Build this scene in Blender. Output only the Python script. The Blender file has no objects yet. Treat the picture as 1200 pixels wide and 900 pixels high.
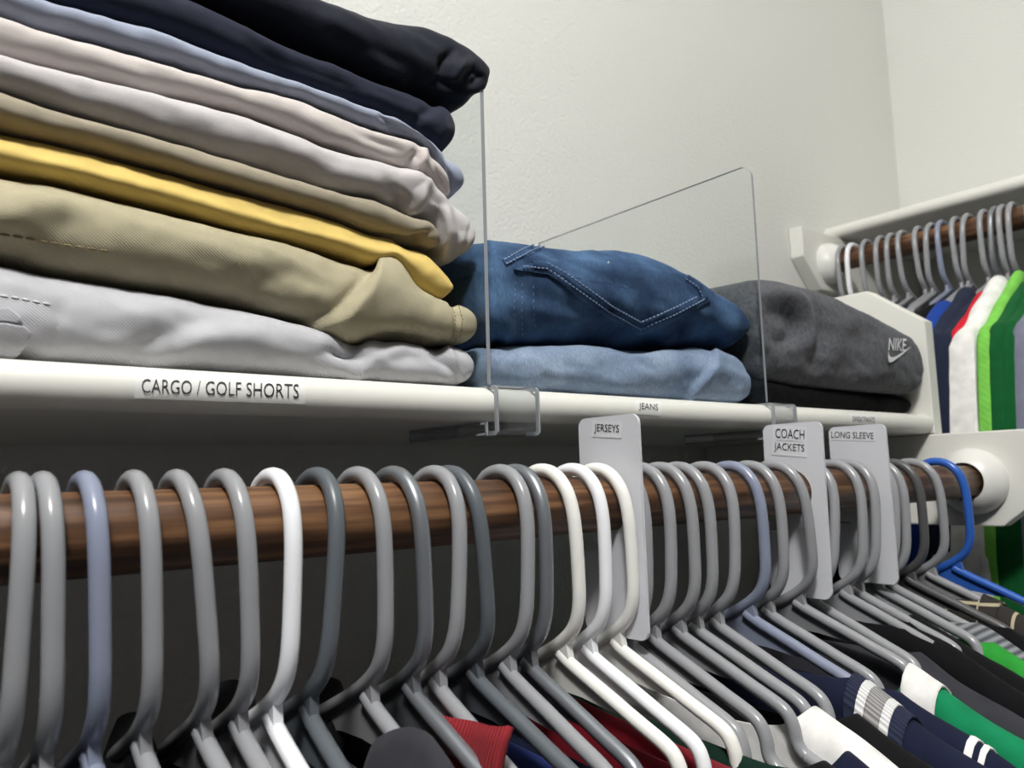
import bpy, bmesh, math, random
import numpy as np
from mathutils import Vector, Matrix, noise
from mathutils.bvhtree import BVHTree

C = bpy.context.scene.collection
SC = bpy.context.scene
# ------------------------------------------------------------------ camera
# origin of the scene = the photographer's eye; X along the shelf, Y towards the back wall, Z up
FPX = 931.5
YAW, PIT, ROL = -0.68343, 0.11684, 0.02824
def _rot():
    a, b, c = YAW, PIT, ROL
    ca, sa, cb, sb, cc, sc = math.cos(a), math.sin(a), math.cos(b), math.sin(b), math.cos(c), math.sin(c)
    yaw = np.array([[ca, sa, 0], [-sa, ca, 0], [0, 0, 1.]])
    base = np.array([[1, 0, 0], [0, 0, -1], [0, 1, 0.]])
    pit = np.array([[1, 0, 0], [0, cb, sb], [0, -sb, cb]])
    rol = np.array([[cc, sc, 0], [-sc, cc, 0], [0, 0, 1.]])
    return rol @ pit @ base @ yaw
M = _rot()
cam_data = bpy.data.cameras.new('camera')
cam_data.sensor_width = 36.0
cam_data.lens = FPX / 1200 * 36
cam_data.clip_start = 0.01
cam_data.dof.use_dof = True
cam_data.dof.focus_distance = 0.47
cam_data.dof.aperture_fstop = 13
cam = bpy.data.objects.new('camera', cam_data)
C.objects.link(cam)
r_, d_, f_ = M[0], M[1], M[2]
cam.matrix_world = Matrix(((r_[0], -d_[0], -f_[0], 0), (r_[1], -d_[1], -f_[1], 0), (r_[2], -d_[2], -f_[2], 0), (0, 0, 0, 1)))
SC.camera = cam
# ------------------------------------------------------------------ world, lamp, exposure
w = bpy.data.worlds.new('world'); SC.world = w
w.use_nodes = True
bg = w.node_tree.nodes['Background']
bg.inputs[0].default_value = (0.93, 0.96, 1.0, 1)
bg.inputs[1].default_value = 0.05
ld = bpy.data.lights.new('ceiling_lamp', 'POINT')
ld.energy = 86
ld.shadow_soft_size = 0.11
ld.color = (1.0, 0.99, 0.97)
lamp = bpy.data.objects.new('ceiling_lamp', ld)
lamp.location = (-0.33, -0.40, 1.28)
C.objects.link(lamp)
SC.view_settings.view_transform = 'Standard'
SC.view_settings.look = 'None'
SC.view_settings.exposure = 0.0
SC.view_settings.gamma = 1.0
SC.view_settings.use_curve_mapping = False

# ------------------------------------------------------------------ projection helpers (photo pixel -> direction)
def ray(x, y):
    return M.T @ np.array([x - 600.0, y - 450.0, FPX])
def atY(x, y, Y):
    r = ray(x, y); return r * (Y / r[1])
def atX(x, y, X):
    r = ray(x, y); return r * (X / r[0])
def projn(P):
    c = P @ M.T
    return np.stack([600 + FPX * c[:, 0] / c[:, 2], 450 + FPX * c[:, 1] / c[:, 2]], 1)

# ------------------------------------------------------------------ materials
def srgb(r, g, b):
    return tuple(((c / 255) / 12.92 if c / 255 <= .04045 else ((c / 255 + .055) / 1.055) ** 2.4) for c in (r, g, b))
def new_mat(name):
    m = bpy.data.materials.new(name); m.use_nodes = True
    nt = m.node_tree
    return m, nt, nt.nodes['Principled BSDF']
def node(nt, t, **kw):
    n = nt.nodes.new(t)
    for k, v in kw.items():
        if k.startswith('i_'): n.inputs[k[2:].replace('_', ' ')].default_value = v
        else: setattr(n, k, v)
    return n
def coords(nt, scale=(1, 1, 1), rot=(0, 0, 0)):
    tc = node(nt, 'ShaderNodeTexCoord'); mp = node(nt, 'ShaderNodeMapping')
    mp.inputs['Scale'].default_value = scale; mp.inputs['Rotation'].default_value = rot
    nt.links.new(tc.outputs['Object'], mp.inputs['Vector'])
    return mp.outputs[0]
def add_bump(nt, bs, src, strength, dist, prev=None):
    b = node(nt, 'ShaderNodeBump'); b.inputs['Strength'].default_value = strength; b.inputs['Distance'].default_value = dist
    nt.links.new(src, b.inputs['Height'])
    if prev is not None: nt.links.new(prev, b.inputs['Normal'])
    nt.links.new(b.outputs[0], bs.inputs['Normal'])
    return b.outputs[0]
def colour_noise(nt, bs, vec, c1, c2, scale, detail=3, lo=.35, hi=.65):
    n = node(nt, 'ShaderNodeTexNoise'); n.inputs['Scale'].default_value = scale; n.inputs['Detail'].default_value = detail
    nt.links.new(vec, n.inputs['Vector'])
    cr = node(nt, 'ShaderNodeValToRGB')
    cr.color_ramp.elements[0].position = lo; cr.color_ramp.elements[1].position = hi
    cr.color_ramp.elements[0].color = (*c1, 1); cr.color_ramp.elements[1].color = (*c2, 1)
    nt.links.new(n.outputs['Fac'], cr.inputs[0]); nt.links.new(cr.outputs[0], bs.inputs['Base Color'])
    return n, cr
def mul(c, k): return tuple(min(1, x * k) for x in c)
MATS = {}
def paint(name, col, rough=.45, bump=0, bscale=250):
    m, nt, bs = new_mat(name)
    bs.inputs['Base Color'].default_value = (*col, 1); bs.inputs['Roughness'].default_value = rough
    if bump:
        v = coords(nt); n = node(nt, 'ShaderNodeTexNoise'); n.inputs['Scale'].default_value = bscale; n.inputs['Detail'].default_value = 4
        nt.links.new(v, n.inputs['Vector']); add_bump(nt, bs, n.outputs['Fac'], bump, .002)
    return m
def plastic(name, col, rough=.22, metallic=0.0):
    m, nt, bs = new_mat(name)
    bs.inputs['Base Color'].default_value = (*col, 1); bs.inputs['Roughness'].default_value = rough
    bs.inputs['Metallic'].default_value = metallic
    v = coords(nt); n = node(nt, 'ShaderNodeTexNoise'); n.inputs['Scale'].default_value = 160
    nt.links.new(v, n.inputs['Vector']); add_bump(nt, bs, n.outputs['Fac'], .06, .001)
    return m
def fabric(name, col, twill=0.0, var=.10, rough=.9, sheen=.04, period=.0013, ang=.9, vscale=60, grain=.25, spec=.15):
    m, nt, bs = new_mat(name)
    v = coords(nt)
    colour_noise(nt, bs, v, mul(col, 1 - var), mul(col, 1 + var), vscale, 6)
    bs.inputs['Roughness'].default_value = rough
    bs.inputs['Sheen Weight'].default_value = sheen; bs.inputs['Sheen Roughness'].default_value = .5
    bs.inputs['Specular IOR Level'].default_value = spec
    n = node(nt, 'ShaderNodeTexNoise'); n.inputs['Scale'].default_value = 1500; n.inputs['Detail'].default_value = 2
    nt.links.new(v, n.inputs['Vector'])
    p = add_bump(nt, bs, n.outputs['Fac'], grain, .0006)
    if twill:
        v2 = coords(nt, rot=(0, ang, 0))
        wv = node(nt, 'ShaderNodeTexWave', bands_direction='X'); wv.inputs['Scale'].default_value = .314 / period
        wv.inputs['Distortion'].default_value = 1.2; wv.inputs['Detail Scale'].default_value = 6
        nt.links.new(v2, wv.inputs['Vector'])
        add_bump(nt, bs, wv.outputs['Fac'], twill, .0005, p)
    return m
def denim(name, dark, light, lo, hi, scale=22):
    m, nt, bs = new_mat(name)
    v = coords(nt)
    n1, cr = colour_noise(nt, bs, v, dark, light, scale, 5, lo, hi)
    v2 = coords(nt, scale=(900, 400, 160))
    n2 = node(nt, 'ShaderNodeTexNoise'); n2.inputs['Scale'].default_value = 1.6; n2.inputs['Detail'].default_value = 3
    nt.links.new(v2, n2.inputs['Vector'])
    mx = node(nt, 'ShaderNodeMixRGB', blend_type='OVERLAY'); mx.inputs[0].default_value = .55
    nt.links.new(cr.outputs[0], mx.inputs[1]); nt.links.new(n2.outputs['Fac'], mx.inputs[2])
    nt.links.new(mx.outputs[0], bs.inputs['Base Color'])
    bs.inputs['Roughness'].default_value = .92; bs.inputs['Specular IOR Level'].default_value = .12
    add_bump(nt, bs, n2.outputs['Fac'], .35, .0006)
    return m
def wood(name, axis):
    m, nt, bs = new_mat(name)
    sc = (9, 190, 190) if axis == 'X' else (190, 9, 190)
    v = coords(nt, scale=sc)
    n, cr = colour_noise(nt, bs, v, srgb(50, 34, 23), srgb(160, 120, 84), 1.0, 8, .30, .78)
    e = cr.color_ramp.elements.new(.52); e.color = (*srgb(100, 70, 49), 1)
    bs.inputs['Roughness'].default_value = .42
    add_bump(nt, bs, n.outputs['Fac'], .15, .001)
    return m
def striped(name, c1, c2, period, axis='Z', rot=0):
    m, nt, bs = new_mat(name)
    v = coords(nt, rot=(rot, 0, 0))
    wv = node(nt, 'ShaderNodeTexWave', bands_direction=axis); wv.inputs['Scale'].default_value = .314 / period
    nt.links.new(v, wv.inputs['Vector'])
    cr = node(nt, 'ShaderNodeValToRGB'); cr.color_ramp.elements[0].color = (*c1, 1); cr.color_ramp.elements[1].color = (*c2, 1)
    nt.links.new(wv.outputs['Fac'], cr.inputs[0]); nt.links.new(cr.outputs[0], bs.inputs['Base Color'])
    add_bump(nt, bs, wv.outputs['Fac'], .5, .001)
    bs.inputs['Roughness'].default_value = .9
    return m
def plaid(name):
    m, nt, bs = new_mat(name)
    v = coords(nt)
    sep = node(nt, 'ShaderNodeSeparateXYZ'); nt.links.new(v, sep.inputs[0])
    outs = []
    for ax in ('Y', 'Z'):
        a = node(nt, 'ShaderNodeMath', operation='MULTIPLY'); a.inputs[1].default_value = 1 / .026
        nt.links.new(sep.outputs[ax], a.inputs[0])
        b = node(nt, 'ShaderNodeMath', operation='FRACT'); nt.links.new(a.outputs[0], b.inputs[0])
        c = node(nt, 'ShaderNodeMath', operation='LESS_THAN'); c.inputs[1].default_value = .09; nt.links.new(b.outputs[0], c.inputs[0])
        outs.append(c.outputs[0])
    mxx = node(nt, 'ShaderNodeMath', operation='MAXIMUM'); nt.links.new(outs[0], mxx.inputs[0]); nt.links.new(outs[1], mxx.inputs[1])
    mx = node(nt, 'ShaderNodeMixRGB'); mx.inputs[1].default_value = (*srgb(42, 38, 36), 1); mx.inputs[2].default_value = (*srgb(178, 168, 140), 1)
    nt.links.new(mxx.outputs[0], mx.inputs[0]); nt.links.new(mx.outputs[0], bs.inputs['Base Color'])
    bs.inputs['Roughness'].default_value = .9
    return m
def acrylic(name, tint=(.97, .985, .98), f0=.04, rough=.03, extra=0.0):
    m = bpy.data.materials.new(name); m.use_nodes = True; nt = m.node_tree
    nt.nodes.clear()
    out = node(nt, 'ShaderNodeOutputMaterial'); mix = node(nt, 'ShaderNodeMixShader'); lw = node(nt, 'ShaderNodeLayerWeight')
    lw.inputs['Blend'].default_value = .5
    pw = node(nt, 'ShaderNodeMath', operation='POWER'); pw.inputs[1].default_value = 5.0; nt.links.new(lw.outputs['Facing'], pw.inputs[0])
    ma = node(nt, 'ShaderNodeMath', operation='MULTIPLY_ADD'); ma.inputs[1].default_value = .9 - f0; ma.inputs[2].default_value = f0 + extra; nt.links.new(pw.outputs[0], ma.inputs[0])
    tr = node(nt, 'ShaderNodeBsdfTransparent'); tr.inputs[0].default_value = (*tint, 1)
    gl = node(nt, 'ShaderNodeBsdfGlossy'); gl.inputs['Roughness'].default_value = rough
    nt.links.new(ma.outputs[0], mix.inputs[0]); nt.links.new(tr.outputs[0], mix.inputs[1]); nt.links.new(gl.outputs[0], mix.inputs[2])
    nt.links.new(mix.outputs[0], out.inputs[0])
    return m
M_WALL = paint('wall_paint', srgb(222, 222, 217), .75, .6, 230)
M_TRIM = paint('trim_paint', srgb(229, 228, 221), .38, .04, 90)
M_FLOOR = paint('carpet', srgb(96, 90, 82), .95, .6, 500)
M_WOODX = wood('stained_wood_x', 'X'); M_WOODY = wood('stained_wood_y', 'Y')
M_INK = paint('black_ink', srgb(28, 28, 30), .6)
M_TAPE = paint('label_tape', srgb(233, 233, 230), .35); M_TAPE2 = paint('tag_label_tape', srgb(218, 219, 224), .4)
M_SIGN = plastic('sign_plastic', srgb(210, 211, 217), .38)
M_WHITEP = plastic('white_socket_plastic', srgb(232, 231, 226), .35)
M_ACR = acrylic('clear_acrylic'); M_ACRE = paint('acrylic_edge', srgb(150, 153, 158), .18)
HC = {'light grey': plastic('hanger_light_grey', srgb(150, 151, 155)),
      'blue-grey': plastic('hanger_blue_grey', srgb(136, 143, 164)),
      'white': plastic('hanger_white', srgb(244, 245, 250)),
      'off-white': plastic('hanger_off_white', srgb(244, 243, 238)),
      'charcoal': plastic('hanger_charcoal', srgb(92, 98, 104), .35),
      'silver': plastic('hanger_silver', srgb(140, 144, 150), .36, .55),
      'dark grey': plastic('hanger_dark_grey', srgb(84, 84, 86), .35),
      'bright blue': plastic('hanger_bright_blue', srgb(52, 100, 190))}

# ------------------------------------------------------------------ object helpers
def mesh_obj(name, verts, faces, mat, parent=None, pmat=None, smooth=False):
    me = bpy.data.meshes.new(name)
    me.from_pydata([tuple(map(float, v)) for v in verts], [], faces)
    if mat is not None: me.materials.append(mat)
    if smooth: me.polygons.foreach_set('use_smooth', [True] * len(me.polygons))
    me.update()
    o = bpy.data.objects.new(name, me); C.objects.link(o)
    if parent is not None:
        o.parent = parent
        if pmat is not None: o.matrix_parent_inverse = pmat.inverted()
    return o
def tag(o, label, cat, group=None, kind=None):
    o['label'] = label; o['category'] = cat
    if group: o['group'] = group
    if kind: o['kind'] = kind
    return o
def struct(o): o['kind'] = 'structure'; return o
def empty(name, loc=(0, 0, 0), rot=(0, 0, 0)):
    o = bpy.data.objects.new(name, None); o.empty_display_size = .02
    o.location = loc; o.rotation_euler = rot; C.objects.link(o)
    return o
def mat_of(o):
    return Matrix.LocRotScale(o.location, o.rotation_euler, None)
def box_vf(x0, x1, y0, y1, z0, z1):
    v = [(x, y, z) for x in (x0, x1) for y in (y0, y1) for z in (z0, z1)]
    f = [(0, 1, 3, 2), (4, 6, 7, 5), (0, 4, 5, 1), (2, 3, 7, 6), (0, 2, 6, 4), (1, 5, 7, 3)]
    return v, f
def bevel_obj(o, wdt=.002, seg=2, ang=.6):
    b = o.modifiers.new('bevel', 'BEVEL'); b.width = wdt; b.segments = seg; b.limit_method = 'ANGLE'; b.angle_limit = ang
    return o
def box(name, x0, x1, y0, y1, z0, z1, mat, parent=None, pmat=None, bev=0):
    o = mesh_obj(name, *box_vf(x0, x1, y0, y1, z0, z1), mat, parent, pmat)
    if bev: bevel_obj(o, bev)
    return o
def prism(name, poly, axis, a0, a1, mat, parent=None, pmat=None, bev=0):
    """poly in the plane perpendicular to axis ('X': (y,z), 'Y': (x,z), 'Z': (x,y))"""
    def mk(p, a):
        return {'X': (a, p[0], p[1]), 'Y': (p[0], a, p[1]), 'Z': (p[0], p[1], a)}[axis]
    n = len(poly)
    v = [mk(p, a0) for p in poly] + [mk(p, a1) for p in poly]
    f = [tuple(range(n)), tuple(range(2 * n - 1, n - 1, -1))] + [(i, i + n, (i + 1) % n + n, (i + 1) % n) for i in range(n)]
    o = mesh_obj(name, v, f, mat, parent, pmat)
    bm = bmesh.new(); bm.from_mesh(o.data); bmesh.ops.recalc_face_normals(bm, faces=bm.faces); bm.to_mesh(o.data); bm.free()
    if bev: bevel_obj(o, bev)
    return o
def catmull(pts, n=6):
    P = [np.array(p, float) for p in pts]; P = [2 * P[0] - P[1]] + P + [2 * P[-1] - P[-2]]
    out = []
    for i in range(1, len(P) - 2):
        for k in range(n):
            t = k / n; a, b, c, d = P[i - 1], P[i], P[i + 1], P[i + 2]
            out.append(.5 * ((2 * b) + (c - a) * t + (2 * a - 5 * b + 4 * c - d) * t * t + (3 * b - a - 3 * c + d) * t ** 3))
    out.append(P[-2]); return out
def planar_tube(pts, r, seg=10, caps=True):
    """tube along a path in the local YZ plane: pts (y,z)"""
    P = np.array(pts); T = np.gradient(P, axis=0); T /= np.linalg.norm(T, axis=1)[:, None] + 1e-12
    v, f = [], []
    for p, t in zip(P, T):
        nrm = np.array([-t[1], t[0]])
        for k in range(seg):
            a = 2 * math.pi * k / seg
            v.append((r * math.cos(a), p[0] + r * math.sin(a) * nrm[0], p[1] + r * math.sin(a) * nrm[1]))
    for i in range(len(P) - 1):
        for k in range(seg):
            f.append((i * seg + k, i * seg + (k + 1) % seg, (i + 1) * seg + (k + 1) % seg, (i + 1) * seg + k))
    if caps:
        f.append(tuple(range(seg - 1, -1, -1))); f.append(tuple(range((len(P) - 1) * seg, len(P) * seg)))
    return v, f
def lathe(profile, axis, centre, seg=40):
    """profile list of (a, r) with a measured along the axis"""
    v, f = [], []
    for a, r in profile:
        for k in range(seg):
            t = 2 * math.pi * k / seg; c, s = r * math.cos(t), r * math.sin(t)
            v.append({'X': (centre[0] + a, centre[1] + c, centre[2] + s), 'Y': (centre[0] + c, centre[1] + a, centre[2] + s)}[axis])
    for i in range(len(profile) - 1):
        for k in range(seg):
            f.append((i * seg + k, i * seg + (k + 1) % seg, (i + 1) * seg + (k + 1) % seg, (i + 1) * seg + k))
    f.append(tuple(range(seg))); f.append(tuple(range(len(profile) * seg - 1, (len(profile) - 1) * seg - 1, -1)))
    return v, f
def fix_normals(o):
    bm = bmesh.new(); bm.from_mesh(o.data); bmesh.ops.recalc_face_normals(bm, faces=bm.faces); bm.to_mesh(o.data); bm.free(); return o
def smooth_sharp(o, ang=.7):
    o.data.polygons.foreach_set('use_smooth', [True] * len(o.data.polygons))
    try: o.data.set_sharp_from_angle(angle=ang)
    except Exception: pass
    return o

# ---- marks laid on a surface (stitches, pockets, lettering): points found by casting from the eye
def bvh_of(verts, faces): return BVHTree.FromPolygons([tuple(v) for v in verts], faces)
def hit(bvh, x, y):
    d = Vector(ray(x, y)).normalized()
    loc, nor, idx, dist = bvh.ray_cast(Vector((0, 0, 0)), d)
    if loc is None: return None
    if nor.dot(d) > 0: nor = -nor
    return np.array(loc), np.array(nor)
def resample(poly, n, closed=False):
    P = np.array(poly + [poly[0]] if closed else poly, float)
    L = np.concatenate([[0], np.cumsum(np.linalg.norm(np.diff(P, axis=0), axis=1))])
    t = np.linspace(0, L[-1], n + 1 if closed else n)
    R = np.stack([np.interp(t, L, P[:, 0]), np.interp(t, L, P[:, 1])], 1)
    return R[:-1] if closed else R
def stitch_line(bvh, lines, dash, gap, rad, mat, parent, name='stitching', lift=.0003):
    V, F = [], []
    for poly in lines:
        pts = [hit(bvh, *p) for p in resample(poly, 160)]
        pts = [p for p in pts if p]
        if len(pts) < 3: continue
        P = np.array([p[0] + p[1] * lift for p in pts]); N = np.array([p[1] for p in pts])
        L = np.concatenate([[0], np.cumsum(np.linalg.norm(np.diff(P, axis=0), axis=1))])
        a = 0.0
        while a + dash < L[-1]:
            q = [np.array([np.interp(a + dash * k / 2, L, P[:, j]) for j in range(3)]) for k in range(3)]
            n = np.array([np.interp(a + dash / 2, L, N[:, j]) for j in range(3)]); n /= np.linalg.norm(n) + 1e-9
            d = q[2] - q[0]; d /= np.linalg.norm(d) + 1e-9
            s = np.cross(d, n); b = len(V)
            for k, kk in ((0, .6), (1, 1), (2, .6)):
                for ss, nn in ((-1, -.4), (-.6, .8), (.6, .8), (1, -.4)):
                    V.append(q[k] + rad * kk * (ss * s + nn * n))
            for k in range(2):
                for j in range(3):
                    F.append((b + k * 4 + j, b + k * 4 + j + 1, b + k * 4 + 4 + j + 1, b + k * 4 + 4 + j))
            F.append((b, b + 3, b + 2, b + 1)); F.append((b + 8, b + 9, b + 10, b + 11))
            a += dash + gap
    if V: return mesh_obj(name, V, F, mat, parent, mat_of(parent))
def patch(bvh, poly, lift, mat, parent, name, n=72, rings=10, centre=None, pm=None, skirt=True):
    B = resample(poly, n, True); c = np.array(centre) if centre else B.mean(0)
    V, F = [], []
    for k in range(rings + 1):
        t = k / rings
        for b in B:
            p = c + (b - c) * max(t, .001); h = hit(bvh, *p)
            if h is None: V.append(V[-1] if V else np.zeros(3)); continue
            V.append(h[0] + h[1] * lift)
    if skirt: V += [V[rings * n + i] - hit_n for i, hit_n in enumerate([np.array(ray(*b)) / np.linalg.norm(ray(*b)) * -lift * 1.5 for b in B])]
    for k in range(rings + 1 if skirt else rings):
        for i in range(n):
            F.append((k * n + i, k * n + (i + 1) % n, (k + 1) * n + (i + 1) % n, (k + 1) * n + i))
    return mesh_obj(name, V, F, mat, parent, pm if pm is not None else mat_of(parent), True)
def ribbon(bvh, line, width, lift, mat, parent, name):
    L = resample(line, 60); T = np.gradient(L, axis=0); T /= np.linalg.norm(T, axis=1)[:, None] + 1e-9; Nn = np.stack([-T[:, 1], T[:, 0]], 1)
    V, F = [], []
    for p, n in zip(L, Nn):
        for k in (-1, -.5, 0, .5, 1):
            h = hit(bvh, *(p + n * k * width / 2)); V.append(h[0] + h[1] * lift * (1 if abs(k) < 1 else .2) if h else (V[-1] if V else np.array(atY(*p, .4))))
    for i in range(len(L) - 1):
        for k in range(4): F.append((i * 5 + k, i * 5 + k + 1, i * 5 + k + 6, i * 5 + k + 5))
    return mesh_obj(name, V, F, mat, parent, mat_of(parent), True)
def text_2d(s, bold=0.0, shear=0.0, split=1):
    cu = bpy.data.curves.new('lettering_source', 'FONT'); cu.body = s; cu.offset = bold; cu.resolution_u = 3; cu.shear = shear
    o = bpy.data.objects.new('lettering_source', cu); C.objects.link(o)
    dg = bpy.context.evaluated_depsgraph_get(); me = bpy.data.meshes.new_from_object(o.evaluated_get(dg))
    V = np.array([v.co[:2] for v in me.vertices]); me.calc_loop_triangles(); F = [tuple(t.vertices) for t in me.loop_triangles]
    bpy.data.objects.remove(o); bpy.data.curves.remove(cu); bpy.data.meshes.remove(me)
    V -= V.min(0); V /= V.max(0)
    V = [tuple(v) for v in V]; T = []
    for f in F:
        for k in range(1, len(f) - 1): T.append((f[0], f[k], f[k + 1]))
    for _ in range(split):
        mid = {}; T2 = []
        def mp(a, b):
            k = (min(a, b), max(a, b))
            if k not in mid: mid[k] = len(V); V.append(((V[a][0] + V[b][0]) / 2, (V[a][1] + V[b][1]) / 2))
            return mid[k]
        for a, b, c in T:
            x, y, z = mp(a, b), mp(b, c), mp(c, a); T2 += [(a, x, z), (x, b, y), (z, y, c), (x, y, z)]
        T = T2
    return V, T
def text_on(bvh, s, p0, p1, up, lift, mat, parent, bold=0.0, pm=None, name='lettering', shear=0.0):
    V, F = text_2d(s, bold, shear); p0, p1, up = (np.array(q, float) for q in (p0, p1, up)); out = []
    last = np.zeros(3)
    for u, v in V:
        h = hit(bvh, *(p0 + (p1 - p0) * u + up * v))
        if h: last = h[0] + h[1] * lift
        out.append(last)
    return mesh_obj(name, out, F, mat, parent, pm if pm is not None else mat_of(parent))

# ================================================================== the setting
YW, XR = .692, 1.57          # back wall, right wall
ZF, ZC = -1.55, 1.55
o = struct(box('wall_back', -1.1, XR + .1, YW, YW + .1, ZF, ZC, M_WALL))
o = struct(box('wall_right', XR, XR + .1, -1.2, YW, ZF, ZC, M_WALL))
o = struct(box('floor', -1.1, XR + .1, -1.2, YW + .1, ZF - .05, ZF, M_FLOOR))
o = struct(box('ceiling', -1.1, XR + .1, -1.2, YW + .1, ZC, ZC + .05, M_WALL))

# ---- near shelf with a rounded front edge
NC, NZ, NR = .395, .0453, .0107      # centre and radius of the rounded nose
XE = .905
def bullnose(yback, n=26):
    p = [(yback, NZ - NR)]
    for k in range(n + 1):
        a = -math.pi / 2 - math.pi * k / n
        p.append((NC + NR * math.cos(a), NZ + NR * math.sin(a)))
    p.append((yback, NZ + NR)); return p
shelf = prism('wall_shelf', bullnose(YW - .001), 'X', -.9, XE, M_TRIM)
smooth_sharp(shelf, .5)
tag(shelf, 'long white painted shelf with rounded edge holding the folded clothes', 'shelf')
SV = [v.co[:] for v in shelf.data.vertices]; SB = bvh_of(SV, [tuple(p.vertices) for p in shelf.data.polygons if len(p.vertices) == 4])
def shelf_label(txt, p0, p1, up, pad, bold=0.0):
    p0, p1, up = (np.array(q, float) for q in (p0, p1, up)); d = (p1 - p0) / np.linalg.norm(p1 - p0)
    q = [p0 - d * pad * 2 - up * .45, p1 + d * pad * 2 - up * .45, p1 + d * pad * 2 + up * 1.45, p0 - d * pad * 2 + up * 1.45]
    t = patch(SB, [tuple(a) for a in q], .00025, M_TAPE, shelf, 'label_tape', 64, 6, skirt=False)
    l = text_on(SB, txt, p0, p1, up, .0006, M_INK, shelf, bold); l.parent = t; l.matrix_parent_inverse = mat_of(shelf).inverted()
    l['label'] = 'black printed lettering'; t['label'] = 'clear white label strip'
shelf_label('CARGO / GOLF SHORTS', (165.5, 460), (349.5, 466.5), (0.3, -15.5), 4, -.007)
shelf_label('JEANS', (748, 481.5), (770.5, 483), (.1, -9), 2)
shelf_label('SWEATPANTS', (998.5, 494.3), (1024.5, 495.6), (.1, -6.2), 1.5)

# ---- end support: upright panel above the shelf, rod board below it
sup = empty('shelf_end_support', (XE, YW - .002, NZ - NR))
tag(sup, 'white painted end board with clipped corners closing the near shelf', 'shelf support')
pm = mat_of(sup)
prism('upright_panel', [(.384, .0346), (.384, .160), (.446, .206), (YW - .001, .206), (YW - .001, .0346)], 'X', XE + .0005, XE + .020, M_TRIM, sup, pm, .0012)
prism('rod_board', [(.275, .034), (YW - .001, .034), (YW - .001, -.064), (.325, -.064), (.285, -.032), (.275, -.020)], 'X', XE + .0005, XE + .022, M_TRIM, sup, pm, .0015)
YR, ZR = .349, -.0175
sv, sf = lathe([(0, .034), (-.004, .0345), (-.010, .033), (-.018, .029), (-.024, .0225), (-.0255, .0195), (-.006, .0185)], 'X', (XE, YR, ZR), 48)
s = mesh_obj('rod_socket', sv, sf, M_WHITEP, sup, pm); smooth_sharp(fix_normals(s))

# ---- near rod
def rod(name, axis, a0, a1, c, mat):
    v, f = lathe([(a0, .0160), (a0 + .001, .01667), (a1 - .001, .01667), (a1, .0160)], axis, c, 48)
    o = mesh_obj(name, v, f, mat); return smooth_sharp(fix_normals(o))
tag(rod('closet_rod', 'X', -.9, XE - .008, (0, YR, ZR), M_WOODX), 'dark-stained wooden rod below the near shelf carrying the front row of hangers', 'rod')
# ---- right wall: higher shelf, rod, board on the back wall
XN, ZN = 1.268 + NR, .4025
poly = [(XR - .001, ZN - NR)] + [(XN + NR * math.cos(-math.pi / 2 - math.pi * k / 20), ZN + NR * math.sin(-math.pi / 2 - math.pi * k / 20)) for k in range(21)] + [(XR - .001, ZN + NR)]
sh2 = prism('wall_shelf', poly, 'Y', -1.1, YW - .001, M_TRIM); smooth_sharp(sh2, .5)
tag(sh2, 'white shelf with rounded edge higher up on the right wall', 'shelf')
XR2, ZR2 = 1.23, .338
bd = empty('rod_support_board', (1.4, YW - .01, .30))
tag(bd, 'white painted rod board with clipped end fixed to the back wall', 'rod board')
pm = mat_of(bd)
prism('board', [(1.157, ZN - NR - .001), (XR - .001, ZN - NR - .001), (XR - .001, .292), (1.205, .292), (1.168, .330), (1.157, .342)], 'Y', YW - .024, YW - .001, M_TRIM, bd, pm, .0012)
sv, sf = lathe([(0, .034), (-.004, .0345), (-.010, .033), (-.018, .029), (-.024, .0225), (-.0255, .0195), (-.006, .0185)], 'Y', (XR2, YW - .024, ZR2), 48)
s = mesh_obj('rod_socket', sv, sf, M_WHITEP, bd, pm); smooth_sharp(fix_normals(s))
tag(rod('closet_rod', 'Y', -1.1, YW - .033, (XR2, 0, ZR2), M_WOODY), 'dark-stained wooden rod under the higher shelf along the right wall', 'rod')

# ================================================================== hangers
HOOK = [(-21, 3), (-20.5, 9), (-15, 16.5), (-7.5, 20.3), (0, 21.2), (8, 19.8), (15, 15.3), (20.5, 7.5), (23.4, -3), (24.3, -16), (24, -36), (22.8, -52), (19, -63), (12, -71), (0, -79), (-15, -86.5), (-40, -97.5), (-62, -107)]
ARM = [(4, -82), (14, -87.5), (40, -99), (60, -108), (76, -115), (82, -119.5), (85, -126), (86.5, -134), (91, -139.5), (98, -142.5), (150, -165), (190, -182.5), (203, -189.5), (208, -197), (205, -204), (196, -207), (150, -207.5), (0, -208)]
HR = .0039
def ypts(pts, n=5): return [(-p[0] / 1000, p[1] / 1000) for p in catmull(pts, n)]
def bmd(name, vf):
    me = bpy.data.meshes.new(name); me.from_pydata([tuple(map(float, v)) for v in vf[0]], [], vf[1])
    me.polygons.foreach_set('use_smooth', [True] * len(me.polygons)); me.update(); return me
ME_HOOK = bmd('hook', planar_tube(ypts(HOOK), HR, 12))
ME_FARM = bmd('front_arm', planar_tube(ypts(ARM), HR, 10))
ME_BARM = bmd('back_arm', planar_tube([(-y, z) for y, z in ypts([(a, b) for a, b in ARM if a >= 0 and not (a < 55 and b > -110)])], HR, 10))
def plate(poly, t):
    n = len(poly); v = [(-t, -a / 1000, b / 1000) for a, b in poly] + [(t, -a / 1000, b / 1000) for a, b in poly]
    return v, [tuple(range(n)), tuple(range(2 * n - 1, n - 1, -1))] + [(i, (i + 1) % n, (i + 1) % n + n, i + n) for i in range(n)]
ME_WEB = bmd('neck_web', plate([(-58, -106), (-30, -93), (0, -80), (6, -83), (30, -95), (56, -107), (40, -106), (20, -103), (0, -102), (-20, -103), (-40, -106)], .0009))
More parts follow.
